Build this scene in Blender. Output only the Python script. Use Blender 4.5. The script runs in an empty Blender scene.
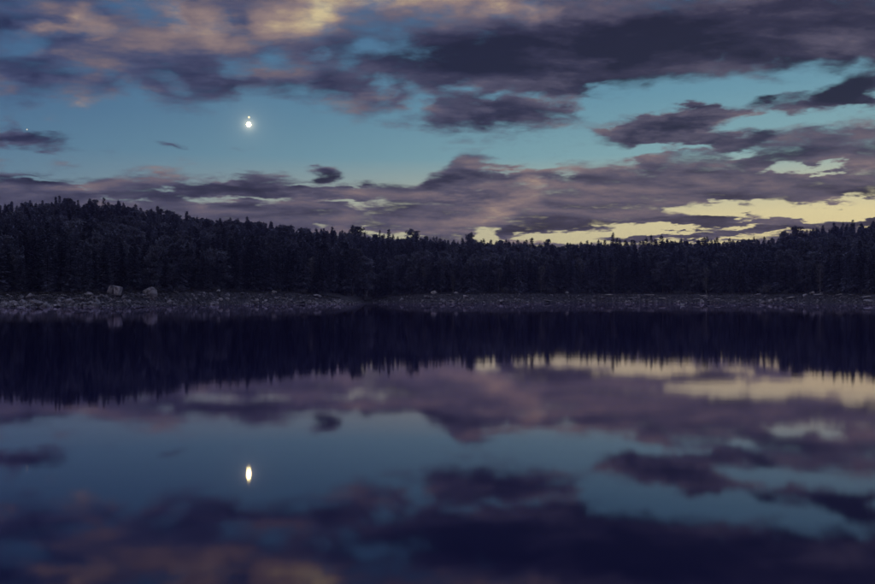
import bpy, bmesh, math, random
import numpy as np
from mathutils import Vector, Matrix, noise as mnoise

# ------------------------------------------------------------------ camera
FPX, CX0, HZ, CAMH = 851.0, 437.5, 299.0, 1.8      # focal length and horizon in photo pixels, eye height in metres
scene = bpy.context.scene
cam_d = bpy.data.cameras.new('camera')
cam_d.sensor_width = 36.0
cam_d.lens = 36.0 * FPX / 875.0
cam_d.shift_y = (HZ - 292.0) / 875.0
cam_d.clip_start, cam_d.clip_end = 0.1, 80000.0
cam = bpy.data.objects.new('camera', cam_d)
scene.collection.objects.link(cam)
cam.location = (0, 0, CAMH)
cam.rotation_euler = (math.radians(90), 0, 0)
scene.camera = cam
vs = scene.view_settings
vs.view_transform, vs.look, vs.gamma, vs.exposure = 'Standard', 'None', 1.0, 0.0
vs.use_curve_mapping = False

SUN_AZ, SUN_EL = 31.0, 1.2                         # degrees: the sun has just gone behind the right-hand ridge

# ------------------------------------------------------------------ world: dusk sky with broken cloud
def lin(r, g, b, k=1.0):
    f = lambda c: (c / 255 / 12.92) if c / 255 <= 0.04045 else ((c / 255 + 0.055) / 1.055) ** 2.4
    return (f(r) * k, f(g) * k, f(b) * k, 1.0)

world = bpy.data.worlds.new('World')
scene.world = world
world.use_nodes = True
NT = world.node_tree
NT.nodes.clear()
def N(t, **kw):
    n = NT.nodes.new(t)
    for k, v in kw.items(): setattr(n, k, v)
    return n
def sock(n, i, v):
    if v is None: return
    if isinstance(v, bpy.types.NodeSocket): NT.links.new(v, n.inputs[i])
    else: n.inputs[i].default_value = v
def M(op, a, b=None, c=None, clamp=False):
    n = N('ShaderNodeMath', operation=op, use_clamp=clamp)
    sock(n, 0, a); sock(n, 1, b); sock(n, 2, c)
    return n.outputs[0]
def VM(op, a, b=None, s=None):
    n = N('ShaderNodeVectorMath', operation=op)
    sock(n, 0, a); sock(n, 1, b)
    if s is not None: sock(n, 3, s)
    return n.outputs['Value' if op in ('LENGTH', 'DOT_PRODUCT') else 'Vector']
def XYZ(x, y, z=0.0):
    n = N('ShaderNodeCombineXYZ'); sock(n, 0, x); sock(n, 1, y); sock(n, 2, z)
    return n.outputs[0]
def MR(v, a, b, c=0.0, d=1.0, smooth=True):
    n = N('ShaderNodeMapRange', interpolation_type='SMOOTHSTEP' if smooth else 'LINEAR', clamp=True)
    sock(n, 0, v); sock(n, 1, a); sock(n, 2, b); sock(n, 3, c); sock(n, 4, d)
    return n.outputs[0]
def NOISE(vec, scale, detail=5.0, rough=0.55, dist=0.0, color=False):
    n = N('ShaderNodeTexNoise', noise_dimensions='3D')
    sock(n, 'Vector', vec); n.inputs['Scale'].default_value = scale; n.inputs['Detail'].default_value = detail
    n.inputs['Roughness'].default_value = rough; n.inputs['Distortion'].default_value = dist
    return n.outputs['Color' if color else 'Fac']
def RAMP(v, stops, interp='LINEAR'):
    n = N('ShaderNodeValToRGB'); n.color_ramp.interpolation = interp
    e = n.color_ramp.elements
    while len(e) > 1: e.remove(e[-1])
    e[0].position, e[0].color = stops[0]
    for p, c in stops[1:]:
        k = e.new(p); k.color = c
    sock(n, 0, v)
    return n.outputs['Color']
def MIX(f, a, b, mode='MIX'):
    n = N('ShaderNodeMix', data_type='RGBA', blend_type=mode)
    sock(n, 0, f); sock(n, 6, a); sock(n, 7, b)
    return n.outputs[2]
def px_az(px): return math.atan((px - CX0) / FPX)
def px_v(px, py): return (HZ - py) / FPX * math.cos(px_az(px))

geo = N('ShaderNodeTexCoord').outputs['Generated']
sep = N('ShaderNodeSeparateXYZ'); sock(sep, 0, geo)
dx, dy, dz = sep.outputs
zp = M('MAXIMUM', dz, 0.0)
hyp = M('MAXIMUM', M('SQRT', M('ADD', M('MULTIPLY', dx, dx), M('MULTIPLY', dy, dy))), 0.02)
V = M('DIVIDE', zp, hyp)                            # tangent of the elevation
AZ = M('ARCTAN2', dx, dy)                           # 0 = straight across the lake
lift = M('ADD', zp, 0.15)
P = XYZ(M('DIVIDE', dx, lift), M('DIVIDE', dy, lift), 0.0)      # the cloud deck seen in perspective
amp = M('MULTIPLY_ADD', V, 0.14, 0.058)
w1 = VM('SUBTRACT', NOISE(P, 2.2, 2, 0.5, color=True), (0.5, 0.5, 0.5))
w2 = VM('SUBTRACT', NOISE(VM('ADD', P, (7.3, 1.1, 0)), 7.5, 4, 0.62, color=True), (0.5, 0.5, 0.5))
ws = VM('ADD', VM('MULTIPLY', w1, (0.80, 0.36, 0)), VM('MULTIPLY', w2, (0.60, 0.34, 0)))
UV = XYZ(AZ, V)
UVW = VM('ADD', UV, VM('SCALE', ws, s=amp))
sw = N('ShaderNodeSeparateXYZ'); sock(sw, 0, UVW)
UW, VW = sw.outputs[0], sw.outputs[1]

def CURVE(pts, vmax=0.4):
    """elevation of a cloud edge along the azimuth, from (px, py) pairs of the photograph"""
    n = N('ShaderNodeFloatCurve'); c = n.mapping.curves[0]
    n.mapping.extend = 'HORIZONTAL'
    q = [((px_az(x) + 0.9) / 1.8, px_v(x, y) / vmax) for x, y in pts]
    q = [(0.0, q[0][1])] + q + [(1.0, q[-1][1])]
    while len(c.points) < len(q): c.points.new(0.5, 0.5)
    for p, (a, b) in zip(c.points, q):
        p.location = (a, b); p.handle_type = 'AUTO'
    n.mapping.update()
    sock(n, 1, M('MULTIPLY_ADD', UW, 1 / 1.8, 0.5))
    return M('MULTIPLY', n.outputs[0], vmax)

def BLOBS(acc, rows, gain=1.0, vec=None):
    """adds soft ellipses (px, py, rx, ry, tilt, weight) to a field"""
    vec = vec or UVW
    for (x, y, rx, ry, rot, wt) in rows:
        a = px_az(x); ca = math.cos(a)
        n = N('ShaderNodeMapping', vector_type='TEXTURE')
        sock(n, 0, vec)
        n.inputs['Location'].default_value = (a, px_v(x, y), 0)
        n.inputs['Rotation'].default_value = (0, 0, math.radians(rot))
        n.inputs['Scale'].default_value = (rx / FPX * ca * ca, ry / FPX * ca, 1)
        g = N('ShaderNodeTexGradient', gradient_type='SPHERICAL'); sock(g, 0, n.outputs[0])
        acc = M('MULTIPLY_ADD', g.outputs['Fac'], wt * gain, acc)
    return acc

E1 = CURVE([(0, 98), (30, 103), (62, 95), (100, 101), (130, 92), (160, 112), (195, 110), (235, 106), (262, 92), (300, 92),
            (340, 104), (375, 112), (410, 108), (445, 127), (520, 130), (575, 124), (608, 98), (650, 84), (700, 76), (760, 71), (820, 68), (875, 76)])
E2 = CURVE([(0, 169), (55, 175), (80, 180), (125, 175), (180, 178), (215, 182), (235, 175), (290, 176), (315, 186), (345, 186),
            (380, 179), (420, 187), (440, 186), (480, 192), (520, 184), (550, 176), (570, 168), (620, 162), (640, 148), (660, 141), (700, 133), (740, 127), (800, 123), (875, 121)])
PS = VM('MULTIPLY', P, (0.62, 1.0, 1.0))
n1 = NOISE(PS, 2.6, 8, 0.58, 0.3)
sunv = (math.sin(math.radians(SUN_AZ)), math.cos(math.radians(SUN_AZ)), 0)
n1s = NOISE(VM('ADD', PS, (sunv[0] * 0.10, sunv[1] * 0.16, 0.0)), 2.6, 5, 0.55, 0.3)
n2 = NOISE(VM('MULTIPLY', P, (0.9, 1.0, 1)), 8.0, 6, 0.62, 0.2)

n3 = NOISE(VM('MULTIPLY', P, (0.8, 1.0, 1)), 22.0, 4, 0.6, 0.4)
high = MR(V, 0.42, 0.80)
dT = N('ShaderNodeClamp'); sock(dT, 0, M('DIVIDE', M('SUBTRACT', VW, E1), 0.020)); dT.inputs[1].default_value = -1; dT.inputs[2].default_value = 1
dB = N('ShaderNodeClamp'); sock(dB, 0, M('DIVIDE', M('SUBTRACT', E2, VW), 0.010)); dB.inputs[1].default_value = -1; dB.inputs[2].default_value = 1
base = M('MAXIMUM', M('MULTIPLY', dT.outputs[0], M('MULTIPLY_ADD', high, -0.95, 1.0)), dB.outputs[0])
F = M('MULTIPLY', base, 0.50)
F = M('MULTIPLY_ADD', M('SUBTRACT', n1, 0.5), 1.7, F)
F = M('MULTIPLY_ADD', M('SUBTRACT', n2, 0.5), 1.35, F)
F = M('MULTIPLY_ADD', M('SUBTRACT', n3, 0.5), 0.45, F)
CLOUDS = [  # single clouds
    (22, 145, 62, 11, 0, 1.3), (3, 128, 14, 14, 0, .7), (62, 166, 24, 5, -6, .6), (176, 146, 18, 6, -15, .75), (235, 151, 14, 4, 0, .4),
    (322, 173, 22, 8, 4, 1.3), (300, 190, 62, 5, 0, .9), (330, 193, 34, 5, 0, .9), (250, 191, 50, 6, 2, .8), (60, 190, 50, 6, 0, .3),
    (460, 178, 34, 20, 22, 1.6), (452, 190, 30, 10, 15, .9), (508, 169, 24, 4, 2, .95), (520, 179, 42, 6, 4, 1.1), (500, 178, 14, 5, 0, .6),
    (652, 127, 78, 14, 8, 1.5), (690, 118, 60, 9, 6, 1.2), (655, 139, 60, 11, 4, 1.1), (608, 132, 22, 5, 6, .8), (700, 108, 20, 8, 0, .8), (717, 106, 12, 8, 60, .7),
    (775, 97, 34, 6, 5, 1.2), (785, 104, 28, 6, -3, .9), (752, 110, 24, 5, 2, .9), (720, 138, 56, 9, 0, .8),
    (842, 92, 46, 15, 10, 1.7), (862, 102, 32, 8, -8, 1.2), 
    (500, 118, 95, 14, 0, .5), (770, 40, 150, 40, 0, .5), (560, 55, 140, 42, 0, .6),
]
HOLES = [
    (140, 3, 42, 20, 0, -1.3), (168, 5, 10, 26, 10, -.5), (18, 45, 44, 18, 0, -1.0), (90, 66, 50, 12, 0, -.55), (18, 88, 30, 12, 0, -.6), (165, 83, 26, 10, -30, -.5),
    (268, 62, 42, 16, 12, -1.0), (236, 64, 24, 14, -30, -.55), (368, 47, 26, 13, 0, -.9), (320, 57, 20, 8, 20, -.7), (352, 70, 16, 10, 0, -.5), (375, 86, 18, 14, -20, -1.0), (412, 95, 24, 18, 0, -1.2), (412, 108, 14, 10, 0, -.7), (390, 112, 22, 8, 0, -.5),
    (455, 89, 30, 13, 0, -1.4), (497, 96, 30, 9, 8, -1.3), (520, 83, 28, 8, -8, -.9), (541, 103, 34, 9, -14, -1.2), (580, 108, 34, 9, -5, -1.2), (600, 112, 22, 9, 0, -1.0), (610, 92, 24, 9, 18, -.7), (480, 104, 40, 5, 0, -.4),
    (716, 57, 26, 12, 25, -.75), (760, 62, 24, 12, 12, -.6), (800, 66, 30, 9, 8, -.5), (868, 60, 20, 14, 20, -.7), (690, 63, 22, 9, 20, -.35),
    # gaps in the low bank
    (190, 199, 26, 8, 0, -.7), (265, 202, 76, 6, 2, -.95), (350, 201, 36, 6, 0, -1.05), (215, 202, 40, 6, 3, -.8), (40, 183, 34, 4, 0, -.9), (90, 188, 18, 4, 0, -.8), (165, 188, 16, 4, 0, -.8), (108, 197, 16, 4, 0, -.7), (135, 200, 14, 4, 0, -.7),
    (300, 184, 22, 4, 0, -.6), (232, 183, 20, 4, 0, -.5), (330, 187, 18, 3, 0, -.6), (455, 196, 24, 6, 8, -1.0), (438, 190, 14, 7, 0, -.7),
    (662, 147, 40, 6, 4, -1.3), (700, 145, 30, 6, 2, -1.4), (742, 152, 22, 6, 0, -1.0), (690, 137, 40, 4, 2, -.7), (565, 176, 18, 5, 0, -.9), (640, 152, 30, 8, 0, -.8),
    (783, 167, 18, 6, 6, -1.6), (803, 168, 22, 6, 0, -1.9), (828, 168, 24, 4, 0, -1.7), (823, 164, 14, 5, 10, -1.0),
    (600, 234, 116, 9, 2, -2.1), (540, 239, 66, 8, 0, -1.7), (650, 230, 50, 8, 2, -1.8), (487, 238, 18, 11, 0, -1.9), (398, 235, 30, 4, 0, -1.1), (317, 228, 9, 2.5, 0, -.5), (368, 233, 16, 5, 0, -1.2), (595, 243, 130, 6, 0, -1.0),
    (697, 211, 36, 10, 4, -2.2), (724, 207, 24, 9, 14, -1.5), (730, 215, 18, 5, -25, -1.1), (768, 212, 52, 13.5, 2, -2.6), (835, 210, 80, 13, 4, -2.6), (850, 199, 30, 7, 6, -.8), (872, 207, 46, 11, 0, -1.4),
    (742, 227, 46, 3.5, 4, -1.0), (770, 234, 58, 3, 3, -.95), (720, 240, 80, 3.5, 1, -1.0), (830, 222, 50, 4, 2, -1.1), (870, 222, 30, 5, 0, -1.5), (675, 231, 40, 5, 0, -1.5),
]
REFILL = [
    (290, 198, 50, 4, 3, .9), (335, 206, 26, 4, 0, .7), (245, 204, 20, 4, 4, .6), (312, 202, 14, 5, 0, .5),
    (690, 222, 75, 8, 3, 1.3), (770, 230, 60, 4, 3, 1.0), (700, 219, 30, 5, 8, 1.0), (495, 196, 44, 16, 10, .8), (735, 200, 40, 8, 4, .8),  # small clouds floating in the bright gaps
    (625, 238, 60, 5, 1, 1.5), (848, 219, 52, 7, 3, 2.2), (845, 203, 32, 4.5, 0, 1.5), (797, 207, 18, 4, 2, .8), (815, 208, 9, 4, 0, .6), (685, 215, 28, 8, 10, 1.0),
    (700, 235, 60, 4, 0, 1.2), (505, 236, 14, 12, -30, 1.3), (765, 222, 50, 4, 3, 1.3), (797, 222, 16, 4, 0, 1.0), (742, 214, 12, 3, 0, .7),
]
F = BLOBS(F, [(a, b, c * 1.3, d * 1.3, e, w * 1.1) for a, b, c, d, e, w in CLOUDS] + [(a, b, c, d, e, w * (.62 if b < 115 else (.72 if w < -1.4 else .85))) for a, b, c, d, e, w in HOLES] + REFILL)
alpha = MR(F, MR(V, 0.10, 0.20, -0.26, -0.34), MR(V, 0.10, 0.20, 0.42, 0.58))
thick = MR(F, 0.1, 0.95)

# clear sky: teal and pale yellow towards the sunken sun, slate blue away from it
sund = M('DIVIDE', M('ADD', M('MULTIPLY', dx, sunv[0]), M('MULTIPLY', dy, sunv[1])), hyp)
toward = M('POWER', MR(sund, 0.40, 1.0, smooth=False), 1.5)
near_r = RAMP(M('MULTIPLY', V, 2.0, clamp=True), [
    (0.00, lin(244, 222, 160)), (0.19, lin(242, 226, 170)), (0.25, lin(204, 204, 174)), (0.33, lin(142, 184, 188)), (0.47, lin(112, 162, 180)), (0.72, lin(72, 112, 154)), (1.0, lin(102, 134, 188))])
far_r = RAMP(M('MULTIPLY', V, 2.0, clamp=True), [
    (0.00, lin(136, 152, 160)), (0.18, lin(118, 148, 166)), (0.27, lin(94, 132, 160)), (0.42, lin(76, 110, 148)), (0.70, lin(66, 98, 140)), (1.0, lin(100, 132, 188))])  # top stop of both ramps raised above the view to brighten the forest
clear = MIX(toward, far_r, near_r)
sky = N('ShaderNodeTexSky', sky_type='NISHITA')
sky.sun_disc = False
sky.sun_elevation, sky.sun_rotation = math.radians(SUN_EL), math.radians(SUN_AZ)
sky.altitude, sky.air_density, sky.dust_density, sky.ozone_density = 200, 1.0, 0.6, 2.0
clear = MIX(0.16, clear, MIX(1.0, sky.outputs[0], (0.070, 0.105, 0.145, 1), 'MULTIPLY'))

# cloud tone: dark undersides, warm where the last light still reaches
L = M('MULTIPLY_ADD', thick, -0.10, 0.34)
L = M('MULTIPLY_ADD', M('SUBTRACT', n1, n1s), 1.25, L)
L = M('MULTIPLY_ADD', M('SUBTRACT', n2, 0.5), 0.55, L)
L = M('MULTIPLY_ADD', M('SUBTRACT', n3, 0.5), 0.22, L)
L = M('MULTIPLY_ADD', high, 0.20, L)                # deck brightened overhead and opposite the sun, for more light on the forest
L = M('MULTIPLY_ADD', MR(sund, 0.2, -0.7), 0.24, L)
LIGHT = [
    (50, 31, 46, 13, 8, .75), (82, 17, 24, 20, 40, .60), (40, 2, 34, 10, 0, .35), (30, 45, 14, 18, 0, .25), (100, 22, 40, 26, 0, .22), (60, 50, 20, 10, 0, .2),
    (198, 17, 30, 26, 0, .42), (205, 42, 20, 14, 0, .3), (168, 12, 12, 24, 0, .3), (268, 20, 34, 26, 20, .50), (315, 6, 36, 34, 35, .80), (296, 24, 26, 18, 35, .3), (375, 2, 52, 14, 0, .68), (415, 8, 50, 14, 0, .25), (228, 46, 28, 14, 0, .32), (310, 82, 34, 18, -20, .32), (360, 100, 40, 20, 0, .12),
    (440, 2, 30, 10, 0, .35), (490, 9, 26, 12, 0, .50), (530, 10, 28, 14, 5, .56), (556, 10, 14, 18, 25, .36), (520, 20, 60, 22, 0, .12), (440, 114, 50, 12, -20, .12),
    (497, 214, 40, 15, 30, .42), (533, 196, 18, 26, 20, .50), (480, 218, 40, 14, 0, .2), (560, 186, 60, 8, 0, .14), (575, 170, 20, 6, 0, .2), (618, 167, 34, 8, 0, .25), (500, 187, 40, 8, 0, .12),
    (690, 166, 50, 9, 6, .32), (732, 158, 30, 9, 22, .30), (665, 154, 40, 9, 0, .2), (700, 128, 30, 6, 0, .12), (800, 124, 60, 5, 0, .28), (862, 124, 30, 6, 0, .36), (862, 172, 28, 5, 0, .36), (790, 178, 24, 8, 0, .18), (845, 140, 60, 14, 0, .10), (655, 205, 30, 10, 0, .10),
    (128, 176, 22, 5, 0, .25), (10, 181, 24, 10, 0, .18), (150, 183, 20, 4, 0, .16), (185, 205, 50, 12, 0, .16), (345, 222, 50, 8, 0, .14), (380, 178, 20, 5, 0, .18), (422, 187, 10, 6, 0, .22), (420, 228, 50, 18, 0, .14), (600, 137, 24, 5, 0, .16), (640, 140, 34, 8, 0, .14),
]
DARK = [
    (720, 74, 190, 24, 3, -.26), (850, 62, 90, 24, 0, -.24), (640, 88, 60, 14, 12, -.2), (650, 128, 80, 14, 6, -.14),
    (620, 48, 190, 34, 2, -.34), (650, 40, 90, 34, 0, -.16), (460, 55, 90, 30, 10, -.22), (760, 8, 120, 16, 0, -.16), (845, 92, 50, 18, 8, -.30), (690, 120, 70, 9, 6, -.22), (780, 98, 36, 8, 0, -.22), (770, 40, 150, 24, 0, -.12),
    (100, 90, 40, 12, 0, -.10), (180, 70, 90, 30, 0, -.12), (235, 90, 60, 20, 0, -.10), (60, 145, 60, 12, 0, -.10), (10, 22, 40, 14, 0, -.12), (235, 18, 16, 18, 0, -.16), (330, 44, 80, 16, 8, -.14), (520, 118, 90, 16, 0, -.14),
    (560, 222, 90, 12, 2, -.16), (730, 192, 110, 12, 0, -.16), (765, 132, 26, 8, 0, -.18), (800, 152, 60, 10, 0, -.12), (700, 216, 26, 6, 0, -.18), (850, 220, 50, 8, 0, -.16), (322, 173, 22, 8, 0, -.16), (580, 180, 80, 6, 0, -.10), (270, 213, 90, 10, 0, -.06), (870, 195, 40, 8, 0, -.14),
]
L = BLOBS(L, [(190, 26, 240, 52, 0, .24), (590, 10, 230, 30, 0, .16), (420, 10, 160, 26, 0, .14), (560, 190, 240, 50, 6, .12), (790, 165, 160, 50, 0, .08)], 1.0)
L = BLOBS(L, LIGHT, 0.56)
L = BLOBS(L, DARK, 1.15)
tone = RAMP(L, [(0.00, lin(36, 33, 52)), (0.16, lin(54, 50, 71)), (0.34, lin(86, 80, 98)), (0.52, lin(118, 104, 112)), (0.70, lin(148, 127, 123)), (0.86, lin(184, 161, 134)), (1.0, lin(214, 194, 150))])
# away from the sun the dark undersides take the blue of the sky
bl = M('MULTIPLY', M('MULTIPLY_ADD', toward, -0.95, 0.86, clamp=True), MR(V, 0.12, 0.22, 0.25, 1.0))
bl = M('MULTIPLY', M('MULTIPLY', bl, MR(L, 0.30, 0.58, 1.0, 0.12)), M('MULTIPLY_ADD', high, -0.2, 1.0))
tone_b = MIX(bl, tone, MIX(0.85, tone, (0.50, 0.92, 1.45, 1), 'MULTIPLY'))
final = MIX(M('MULTIPLY', alpha, 0.96), clear, tone_b)
# lens glare round the moon, painted into the sky as a faint aureole
md = Vector(((248.8 - CX0) / FPX, 1.0, (HZ - 124.6) / FPX)).normalized()
ang = M('ARCCOSINE', M('MINIMUM', VM('DOT_PRODUCT', VM('NORMALIZE', geo), tuple(md)), 1.0))
aur = M('ADD', M('MULTIPLY', M('EXPONENT', M('MULTIPLY', ang, -FPX / 2.8)), 1.0), M('MULTIPLY', M('EXPONENT', M('MULTIPLY', ang, -FPX / 12.0)), 0.08))
final = MIX(1.0, final, MIX(1.0, (1.0, 0.93, 0.66, 1), aur, 'MULTIPLY'), 'ADD')
bg = N('ShaderNodeBackground'); sock(bg, 0, final); bg.inputs[1].default_value = 1.0
wo = N('ShaderNodeOutputWorld'); NT.links.new(bg.outputs[0], wo.inputs[0])
world.cycles.sampling_method = 'NONE'               # the dusk sky is even enough for plain diffuse sampling
scene.cycles.use_adaptive_sampling = True
scene.cycles.adaptive_threshold, scene.cycles.adaptive_min_samples = 0.012, 16
scene.cycles.max_bounces, scene.cycles.diffuse_bounces, scene.cycles.glossy_bounces = 5, 3, 3
scene.cycles.caustics_reflective = False
scene.cycles.use_denoising = True
scene.cycles.denoiser = 'OPENIMAGEDENOISE'
scene.cycles.denoising_prefilter = 'ACCURATE'

# ------------------------------------------------------------------ sun, all but gone
sun_d = bpy.data.lights.new('sun', 'SUN')
sun_d.energy, sun_d.angle, sun_d.color = 0.25, math.radians(0.6), (1.0, 0.80, 0.58)
sun = bpy.data.objects.new('sun', sun_d)
scene.collection.objects.link(sun)
_a, _e = math.radians(SUN_AZ), math.radians(SUN_EL)
sdir = Vector((math.sin(_a) * math.cos(_e), math.cos(_a) * math.cos(_e), math.sin(_e)))
sun.rotation_euler = sdir.to_track_quat('Z', 'Y').to_euler()

# ------------------------------------------------------------------ helpers
R = random.Random(7)
COL = scene.collection
def mat(name, base, rough=0.9, var=0.0, scale=4.0, spec=0.2, bump=0.0, rnd=0.0, coord='Object', second=None):
    """procedural material: noise-mottled colour, per-object lightness, fine relief"""
    m = bpy.data.materials.new(name); m.use_nodes = True
    t = m.node_tree; b = t.nodes['Principled BSDF']
    b.inputs['Roughness'].default_value = rough
    b.inputs['Specular IOR Level'].default_value = spec
    tc = t.nodes.new('ShaderNodeTexCoord')
    nz = t.nodes.new('ShaderNodeTexNoise'); nz.inputs['Scale'].default_value = scale; nz.inputs['Detail'].default_value = 5
    t.links.new(tc.outputs[coord], nz.inputs['Vector'])
    rp = t.nodes.new('ShaderNodeValToRGB')
    lo = [c * (1 - var) for c in base]; hi = [min(1, c * (1 + var)) for c in (second or base)]
    rp.color_ramp.elements[0].position, rp.color_ramp.elements[0].color = 0.32, (*lo, 1)
    rp.color_ramp.elements[1].position, rp.color_ramp.elements[1].color = 0.68, (*hi, 1)
    t.links.new(nz.outputs['Fac'], rp.inputs[0])
    out = rp.outputs[0]
    if rnd:
        oi = t.nodes.new('ShaderNodeObjectInfo')
        mr = t.nodes.new('ShaderNodeMapRange'); mr.inputs[3].default_value, mr.inputs[4].default_value = 1 - rnd, 1 + rnd
        t.links.new(oi.outputs['Random'], mr.inputs[0])
        hs = t.nodes.new('ShaderNodeHueSaturation')
        t.links.new(mr.outputs[0], hs.inputs['Value']); t.links.new(out, hs.inputs['Color'])
        out = hs.outputs[0]
    t.links.new(out, b.inputs['Base Color'])
    if bump:
        bp = t.nodes.new('ShaderNodeBump'); bp.inputs['Strength'].default_value = bump; bp.inputs['Distance'].default_value = 0.1
        t.links.new(nz.outputs['Fac'], bp.inputs['Height']); t.links.new(bp.outputs[0], b.inputs['Normal'])
    return m
def mesh(name, verts, faces, m, smooth=False):
    me = bpy.data.meshes.new(name)
    me.from_pydata([tuple(v) for v in verts], [], faces)
    if m: me.materials.append(m)
    if smooth: me.polygons.foreach_set('use_smooth', [True] * len(me.polygons))
    me.update()
    return me
def link(name, data, parent=None, loc=None):
    o = bpy.data.objects.new(name, data); COL.objects.link(o)
    if parent: o.parent = parent
    if loc is not None: o.location = loc
    return o
def tag(o, label=None, cat=None, group=None, kind=None):
    for k, v in (('label', label), ('category', cat), ('group', group), ('kind', kind)):
        if v: o[k] = v
    return o

# ------------------------------------------------------------------ lay of the land, read off the photograph
def interp(tbl):
    xs, ys = zip(*tbl)
    return lambda x: np.interp(x, xs, ys)
WL = interp([(-300, 310), (0, 307.4), (100, 306.6), (150, 305.8), (230, 304.7), (300, 304.1), (350, 303.9), (362, 303.5), (372, 302.9), (420, 303.2), (500, 303.2), (600, 302.7), (700, 303.0), (800, 303.5), (875, 304.2), (1200, 305)])   # waterline
SHORE = lambda px: CAMH * FPX / (WL(px) - HZ)
BANKTOP = interp([(-300, 293), (0, 294.5), (100, 293.5), (200, 291.5), (290, 292.8), (312, 294.5), (335, 298), (358, 302), (372, 300), (395, 296), (412, 294.2), (520, 293.5), (700, 294), (875, 294.2), (1200, 294)])
SKYL = interp([(-300, 200), (0, 206), (60, 201), (110, 206), (160, 212), (200, 218), (250, 223), (300, 230), (350, 233), (400, 238), (440, 240), (480, 243), (520, 245), (560, 247), (600, 246), (650, 245), (700, 244), (750, 243), (775, 240), (790, 234), (830, 230), (875, 228), (1200, 220)])
TREEH = interp([(-300, 12.5), (0, 12.5), (150, 13.5), (300, 15), (420, 16), (600, 17), (875, 15.5), (1200, 15)])
RIDGE = interp([(-300, 400), (0, 410), (300, 500), (600, 560), (875, 560), (1200, 520)])
def px_of(x, y): return CX0 + FPX * x / y
def land(x, y):
    """ground height in front of the camera"""
    px = px_of(x, y); D = SHORE(px); s = y - D
    if s < 0: return max(-3.0, s * 0.12)
    zb = CAMH + (HZ - BANKTOP(px)) / FPX * (D + 9)          # top of the rocky bank
    zb = max(zb, 0.5)
    Rg = max(RIDGE(px), D + 90); H = TREEH(px)
    a0 = (zb + H - CAMH) / (D + 14); a1 = (HZ - SKYL(px)) / FPX
    t = min(1.0, max(0.0, (y - D - 14) / (Rg - D - 14)))
    zh = CAMH + (a0 + (a1 - a0) * t ** 0.85) * y - H
    if y > Rg: zh = (CAMH + a1 * Rg - H) - (y - Rg) * 0.06
    if s < 14:
        k = s / 14; zbank = zb * (1 - (1 - min(1, s / 9.0)) ** 1.7)
        zh = zbank if s < 9 else zb + (zh - zb) * ((s - 9) / 5.0) if False else zbank
        if s >= 9:
            z14 = CAMH + a0 * (D + 14) - H
            zh = zb + (z14 - zb) * (s - 9) / 5.0
    return zh
def land_rough(x, y):
    z = land(x, y)
    if z > -0.6:
        z += 0.35 * mnoise.noise(Vector((x * 0.16, y * 0.16, 0.3))) * min(1, max(0, (z + 0.6)))
        z += 0.18 * mnoise.noise(Vector((x * 0.5, y * 0.5, 2.3)))
    return z

# one ground sheet: lake bed, far shore, wooded hills, and the near shore behind the camera
m_ground = mat('shore_gravel_and_forest_floor', (0.05, 0.045, 0.048), 0.95, 0.5, 0.9, 0.1, 0.6, coord='Object', second=(0.10, 0.09, 0.09))
def build_ground():
    azs = list(np.linspace(-0.80, 0.80, 420)) + list(np.linspace(0.80, 2 * math.pi - 0.80, 60)[1:-1])
    ks = np.concatenate([[4, 8, 14, 30, 60, 100, 140, 165], np.linspace(180, 460, 150), np.linspace(465, 700, 24)[1:], [800, 1000, 1400, 1900]])
    verts = [(0, 0, -2.5)]; faces = []
    n = len(azs); az_e = 0.80
    for r in ks:
        for a in azs:
            aa = a if a <= math.pi else a - 2 * math.pi
            c = max(-az_e, min(az_e, aa))
            # in front the sheet follows the far shore; to the sides and behind it closes in on the near bank
            rs, back = r, max(0.0, (abs(aa) - az_e) / 1.2)
            z = land_rough(math.sin(c) * r, math.cos(c) * r) if r > 90 else -2.5
            if back > 0:
                edge = 3.0 + (1 - min(1, back)) ** 2 * 180
                zb = min(4.0, (r - edge) * 0.10) if r > edge else max(-2.5, (r - edge) * 0.2)
                k = min(1.0, back * 1.5)
                z = z * (1 - k) + zb * k
            verts.append((math.sin(aa) * r, math.cos(aa) * r, z))
    for j in range(n): faces.append((0, 1 + (j + 1) % n, 1 + j))
    for i in range(len(ks) - 1):
        for j in range(n):
            a = 1 + i * n + j; b = 1 + i * n + (j + 1) % n
            faces.append((a, b, b + n, a + n))
    o = link('terrain', mesh('terrain', verts, faces, m_ground, True))
    tag(o, kind='structure')
build_ground()

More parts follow.
